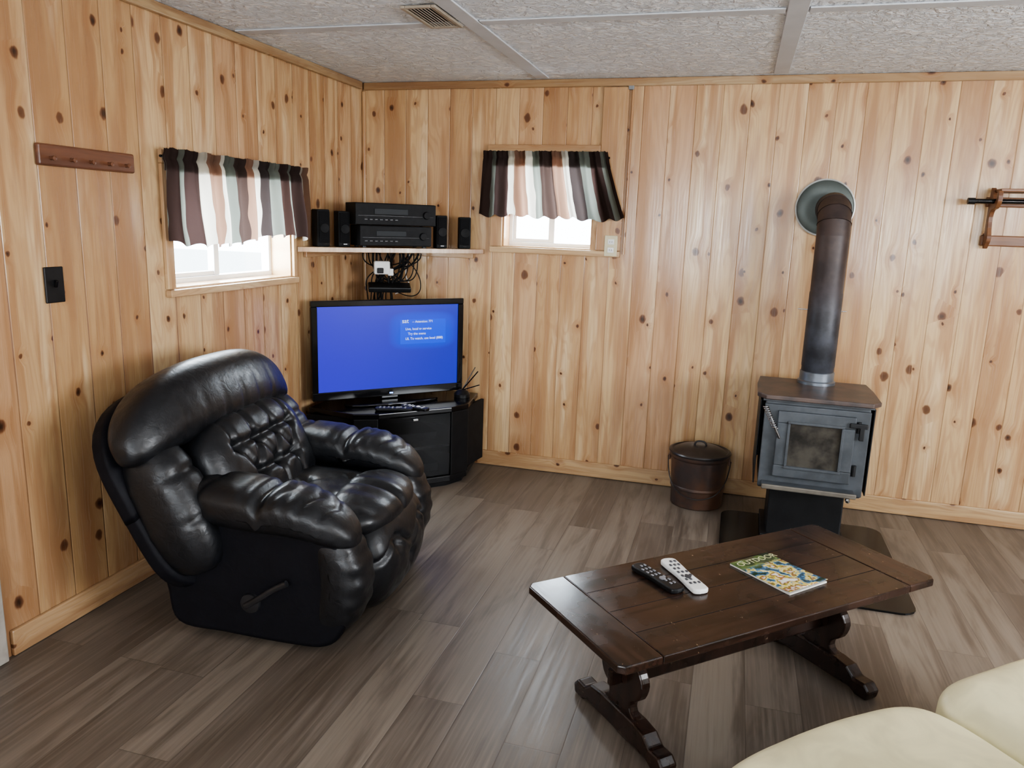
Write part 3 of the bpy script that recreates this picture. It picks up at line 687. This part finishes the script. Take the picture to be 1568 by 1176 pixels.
extr('top_plate',[(-.25,.225),(.25,.225),(.262,.05),(.262,-.19),(.225,-.245),(-.225,-.245),(-.262,-.19),(-.262,.05)],.022,'XY',RU,St,(0,0,.706),bevel=.005)
extr('top_lip',[(-.235,.2),(.235,.2),(.235,-.215),(-.235,-.215)],.014,'XY',IR,St,(0,0,.690),bevel=.002)
dx0,dx1,dz0,dz1=-.165,.165,.335,.645
for nm,a in (('door_top',((dx0,dz1-.055),(dx1,dz1))),('door_bottom',((dx0,dz0),(dx1,dz0+.055))),('door_left',((dx0,dz0+.055),(dx0+.055,dz1-.055))),('door_right',((dx1-.055,dz0+.055),(dx1,dz1-.055)))):
    (a0,b0),(a1,b1)=a; box(nm,((a0+a1)/2,-.223,(b0+b1)/2),(a1-a0,.02,b1-b0),IR,St,.004)
for nm,a in (('glass_trim_top',((-.12,.59),(.12,.602))),('glass_trim_bottom',((-.12,.378),(.12,.39))),('glass_trim_left',((-.12,.39),(-.108,.59))),('glass_trim_right',((.108,.39),(.12,.59)))):
    (a0,b0),(a1,b1)=a; box(nm,((a0+a1)/2,-.236,(b0+b1)/2),(a1-a0,.008,b1-b0),IR,St,.002)
box('door_glass',(0,-.222,.49),(.225,.008,.205),FG,St,.001)
for i,z in enumerate((.60,.40)): lathe('hinge_%d'%i,[(.009,-.025),(.009,.025)],IRD,St,(.178,-.225,z),seg=16)
box('latch_arm',(.175,-.24,.61),(.075,.012,.022),IRD,St,.004); box('latch_catch',(.19,-.236,.575),(.02,.02,.06),IRD,St,.003)
tube('handle_rod',[(-.15,-.24,.52),(-.17,-.262,.56),(-.20,-.268,.625)],.006,SIL,St)
coil=[]
for i in range(120):
    t=i/119; a=t*2*math.pi*11; p=Vector((-.175,-.264,.57)).lerp(Vector((-.225,-.272,.67)),t)
    coil.append((p.x+.011*math.cos(a),p.y+.011*math.sin(a),p.z))
tube('coil_grip',coil,.003,SIL,St,res=3)
box('ash_lip',(-.01,-.262,.300),(.40,.10,.012),IR,St,.004); box('ash_lip_edge',(-.01,-.308,.306),(.40,.012,.022),simple('lip_worn',(.20,.18,.15),.5,.3),St,.004)
lathe('air_control',[(.0,.02),(.010,.018),(.010,0)],SIL,St,(.16,-.275,.278),(math.pi/2,0,0),16)
# flue pipe
m,nt,b,o_=newmat('flue_aged_steel'); vec,x,y,z=OBJ(nt); PI=m
n=NOI(nt,vec,9,4,.6); hz=MR(nt,z,.95,1.35)
c=MIX(nt,hz,MIX(nt,MR(nt,n,.35,.65),(.060,.064,.078),(.028,.029,.034)),MIX(nt,MR(nt,n,.35,.65),(.072,.050,.044),(.042,.030,.028)))
nt.links.new(c,b.inputs['Base Color']); b.inputs['Metallic'].default_value=.2; b.inputs['Roughness'].default_value=.5
COL=simple('flue_collar_steel',(.26,.29,.33),.35,.7,.2,8)
fx,fy=.012,.155; rp_=.075
def ring(c,n,r,N=40):
    n=Vector(n).normalized(); a=Vector((1,0,0)); b_=n.cross(a).normalized()
    return [tuple(Vector(c)+r*(a*math.cos(2*math.pi*k/N)+b_*math.sin(2*math.pi*k/N))) for k in range(N)]
def sweep(name,path,mat,parent,N=40):
    V=[];F=[]
    for c,n,r in path: V+=ring(c,n,r,N)
    for j in range(len(path)-1):
        for k in range(N): kk=(k+1)%N; F.append((j*N+k,j*N+kk,(j+1)*N+kk,(j+1)*N+k))
    F.append(tuple(range(N))); F.append(tuple((len(path)-1)*N+k for k in range(N)))
    o=mesh(name,V,F,mat,parent,True); o.modifiers.new('e','EDGE_SPLIT').split_angle=math.radians(35); return o
path=[((fx,fy,.735),(0,0,1),rp_),((fx,fy,.80),(0,0,1),rp_),((fx,fy,.803),(0,0,1),rp_+.002),((fx,fy,1.16),(0,0,1),rp_+.001),((fx,fy,1.163),(0,0,1),rp_-.001),((fx,fy,1.43),(0,0,1),rp_)]
rb=.13
segs=[0,22.5,45,67.5,90]
for i,a in enumerate(segs):
    a=math.radians(a); c=(fx,fy+rb*(1-math.cos(a)),1.43+rb*math.sin(a)); n=(0,math.sin(a),math.cos(a))
    for r in ((rp_,rp_+.003,rp_+.003,rp_) if 0<i<4 else (rp_,)):
        path.append((tuple(Vector(c)+Vector(n)*(.0 if r==rp_ else .001)),n,r))
path.append(((fx,fy+rb+.135,1.43+rb),(0,1,0),rp_))
sweep('flue_pipe',path,PI,St)
lathe('flue_collar',[(.088,.717),(.088,.73),(.080,.735),(.080,.775),(.076,.778)],COL,St,(fx,fy,0))
tube('damper_rod',[(fx-.12,fy,1.075),(fx+.10,fy,1.075)],.003,SIL,St,smooth=False)
THM=simple('thimble_grey',(.075,.088,.080),.4,.4,.15,8); THM2=simple('thimble_rim',(.55,.56,.54),.4,.4,.1,8)
g=empty('flue_thimble',(2.565,-.001,1.565))
lathe('flange',[(.09,0),(.137,.0),(.137,.008),(.128,.012),(.09,.012)],THM,g,(0,0,0),(math.pi/2,0,0),64)
lathe('rim',[(.137,0),(.142,.004),(.142,.012),(.137,.014),(.134,.012),(.134,.0)],THM2,g,(0,-.0,0),(math.pi/2,0,0),64)
# ------------------------------------------------------------------ ash bucket
BU=simple('bucket_rusty_enamel',(.058,.043,.040),.42,.2,.3,6,bump=.03,bscale=40,col2=(.125,.066,.042)); LI=simple('bucket_lid_black',(.050,.045,.045),.33,.3,.2,10)
g=empty('ash_bucket',(2.065,-.215,0.001),0)
pz=.94
lathe('pail',[(r,z*pz) for r,z in [(0,.01),(.128,.01),(.13,0),(.134,.004),(.138,.10),(.143,.104),(.143,.116),(.140,.120),(.147,.27),(.152,.274),(.156,.285),(.156,.298),(.15,.30),(.147,.29)]],BU,g)
lathe('lid',[(r,z*pz) for r,z in [(.159,.296),(.162,.305),(.159,.312),(.148,.316),(.14,.310),(.11,.326),(.06,.337),(0,.340)]],LI,g)
tube('lid_handle',[(-.03,0,.318),(-.028,0,.336),(0,0,.342),(.028,0,.336),(.03,0,.318)],.005,LI,g)
for s_ in (-1,1): box('ear_%d'%s_,(s_*.154,0,.245),(.012,.04,.035),BU,g,.004)
tube('bail',[(-.162,0,.245),(-.155,-.07,.17),(-.10,-.145,.09),(0,-.172,.065),(.10,-.145,.09),(.155,-.07,.17),(.162,0,.245)],.003,LI,g)
# ------------------------------------------------------------------ gun rack
GW=darkwood('rack_wood','X',(.20,.09,.04),(.12,.05,.025),.35,.1,(.15,.065,.03))
g=empty('gun_rack',(3.28,-.001,1.41))
box('rail_lower',(.33,-.012,.02),(.66,.02,.05),GW,g,.005)
box('rail_upper',(.33,-.012,.20),(.66,.02,.045),GW,g,.005)
for i,x0 in enumerate((.02,.60)):
    extr('hook_side_%d'%i,catmull([(-.001,.0),(-.03,.0),(-.05,.03),(-.035,.08),(-.03,.13),(-.05,.16),(-.10,.17),(-.13,.20),(-.125,.245),(-.105,.24),(-.10,.205),(-.06,.20),(-.04,.24),(-.001,.25)],4),.02,'YZ',GW,g,(x0,-.022,0),bevel=.003)
box('shelf',(.33,-.075,.25),(.62,.14,.014),GW,g,.003)
tube('rod',[(-.09,-.10,.20),(.75,-.10,.205)],.011,BLKG,g,smooth=False)
tube('rod_tip',[(-.10,-.10,.20),(-.07,-.10,.20)],.015,BLK,g,smooth=False)
# ------------------------------------------------------------------ SOFA (cream)
CR=leather('cream_leather',(.89,.82,.52),.38,.12,8.)
So=empty('cream_sofa',(2.285,-1.960,0),math.radians(40.5))
def f_s(x,y,z,p):
    q=list(p)
    if z>0:
        q[2]-=.012*abs(x)**8
        q[2]+=.006*(1-x*x)*(1-y*y)
    return q
def f_sl(x,y,z,p):
    q=f_s(x,y,z,p); q[1]-=.06*max(0,-x)**2*(y>0); return q
cushion('seat_left',(-.352,-.955,.306),(.362,.372,.092),CR,So,6.,44,(0,0,0),f_sl,.005,5)
cushion('seat_right',(.357,-.952,.312),(.362,.372,.094),CR,So,6.,44,(0,0,0),f_s,.005,5)
cushion('front_base',(.0,-.97,.15),(.70,.33,.12),CR,So,6,20,(0,0,0),None,.004,6)
cushion('back_left',(-.352,-1.40,.60),(.352,.14,.28),CR,So,3.,26,(-.15,0,0),None,.01,6); cushion('back_right',(.352,-1.40,.60),(.352,.14,.28),CR,So,3.,26,(-.15,0,0),None,.01,6)
cushion('arm_right',(.83,-1.04,.30),(.12,.40,.28),CR,So,3.5,24,(0,0,0),None,.008,6)
cushion('arm_left',(-.83,-1.29,.28),(.12,.26,.26),CR,So,3.5,24,(0,0,0),None,.008,6)
for sx in(-.6,.6):
    for sy in(-.72,-1.22): lathe('foot_%d_%d'%(sx*10,sy*10),[(.025,0),(.03,.06)],BLKM,So,(sx,sy,.001),seg=16)
# ------------------------------------------------------------------ made-up torchiere, added unseen behind the camera to brighten the ceiling
LG=simple('fill_torchiere_bronze',(.06,.045,.03),.35,.7)
g=empty('ceiling_fill_torchiere',(4.6,-4.6,0.001))
lathe('base',[(.14,0),(.14,.02),(.03,.035),(.0,.036)],LG,g); lathe('pole',[(.012,.03),(.012,1.55)],LG,g)
lathe('bowl',[(.012,1.55),(.08,1.58),(.16,1.66),(.155,1.665),(.075,1.59),(.0,1.575)],LG,g)
# ------------------------------------------------------------------ outside ground
box('ground_outside',(2.5,-3,-.4),(60,60,.2),simple('outside_ground',(.5,.5,.47),.9),bevel=0)
# ------------------------------------------------------------------ LIGHT
w=bpy.data.worlds.new('world'); S.world=w; w.use_nodes=True; nt=w.node_tree
bg=nt.nodes['Background']; bg.inputs[0].default_value=(.80,.90,1.,1); bg.inputs[1].default_value=11.
def area(name,loc,rot,sx,sy,p,col=(1,1,1)):
    l=bpy.data.lights.new(name,'AREA'); l.shape='RECTANGLE'; l.size=sx; l.size_y=sy; l.energy=p; l.color=col
    o=bpy.data.objects.new(name,l); o.location=loc; o.rotation_euler=rot; link(o); return o
hp=math.pi/2
area('daylight_rear_a',(1.6,RY+.02,1.42),(hp,0,0),1.35,.92,44,(.93,.97,1.))
area('daylight_rear_b',(3.95,RY+.02,1.42),(hp,0,0),1.45,.92,34,(.93,.97,1.))
area('daylight_right',(RX-.02,-2.75,1.42),(hp,0,hp),1.65,1.0,100,(.97,.98,1.))
area('daylight_back_window',(1.13,.165,1.55),(hp,0,math.pi),.5,.48,26,(.86,.93,1))
area('daylight_left_window',(-.165,-1.22,1.37),(hp,0,-hp),.84,.45,36,(.86,.93,1))
l=bpy.data.lights.new('ceiling_fill_light','POINT'); l.energy=125; l.shadow_soft_size=.05; l.color=(.93,.96,1.)  # fill light added in the invented torchiere to lift the ceiling
o=bpy.data.objects.new('ceiling_fill_light',l); o.location=(0,0,1.68); link(o,g)
# ------------------------------------------------------------------ CAMERA
cam=bpy.data.cameras.new('camera'); co=bpy.data.objects.new('camera',cam); link(co); S.camera=co
y_,p_,r_=math.radians(15.87),math.radians(11.90),math.radians(1.91)
f=Vector((-math.sin(y_)*math.cos(p_),math.cos(y_)*math.cos(p_),-math.sin(p_))); r=Vector((math.cos(y_),math.sin(y_),0)); u=r.cross(f)
r2=math.cos(r_)*r+math.sin(r_)*u; u2=r2.cross(f)
M=Matrix((( r2.x,u2.x,-f.x),(r2.y,u2.y,-f.y),(r2.z,u2.z,-f.z))).to_4x4(); M.translation=Vector((2.164,-4.253,1.441))
co.matrix_world=M
cam.sensor_fit='HORIZONTAL'; cam.sensor_width=36; cam.lens=1173/1568*36; cam.clip_start=.05
S.view_settings.view_transform='AgX'
S.view_settings.look='AgX - Medium High Contrast'
S.view_settings.exposure=.08
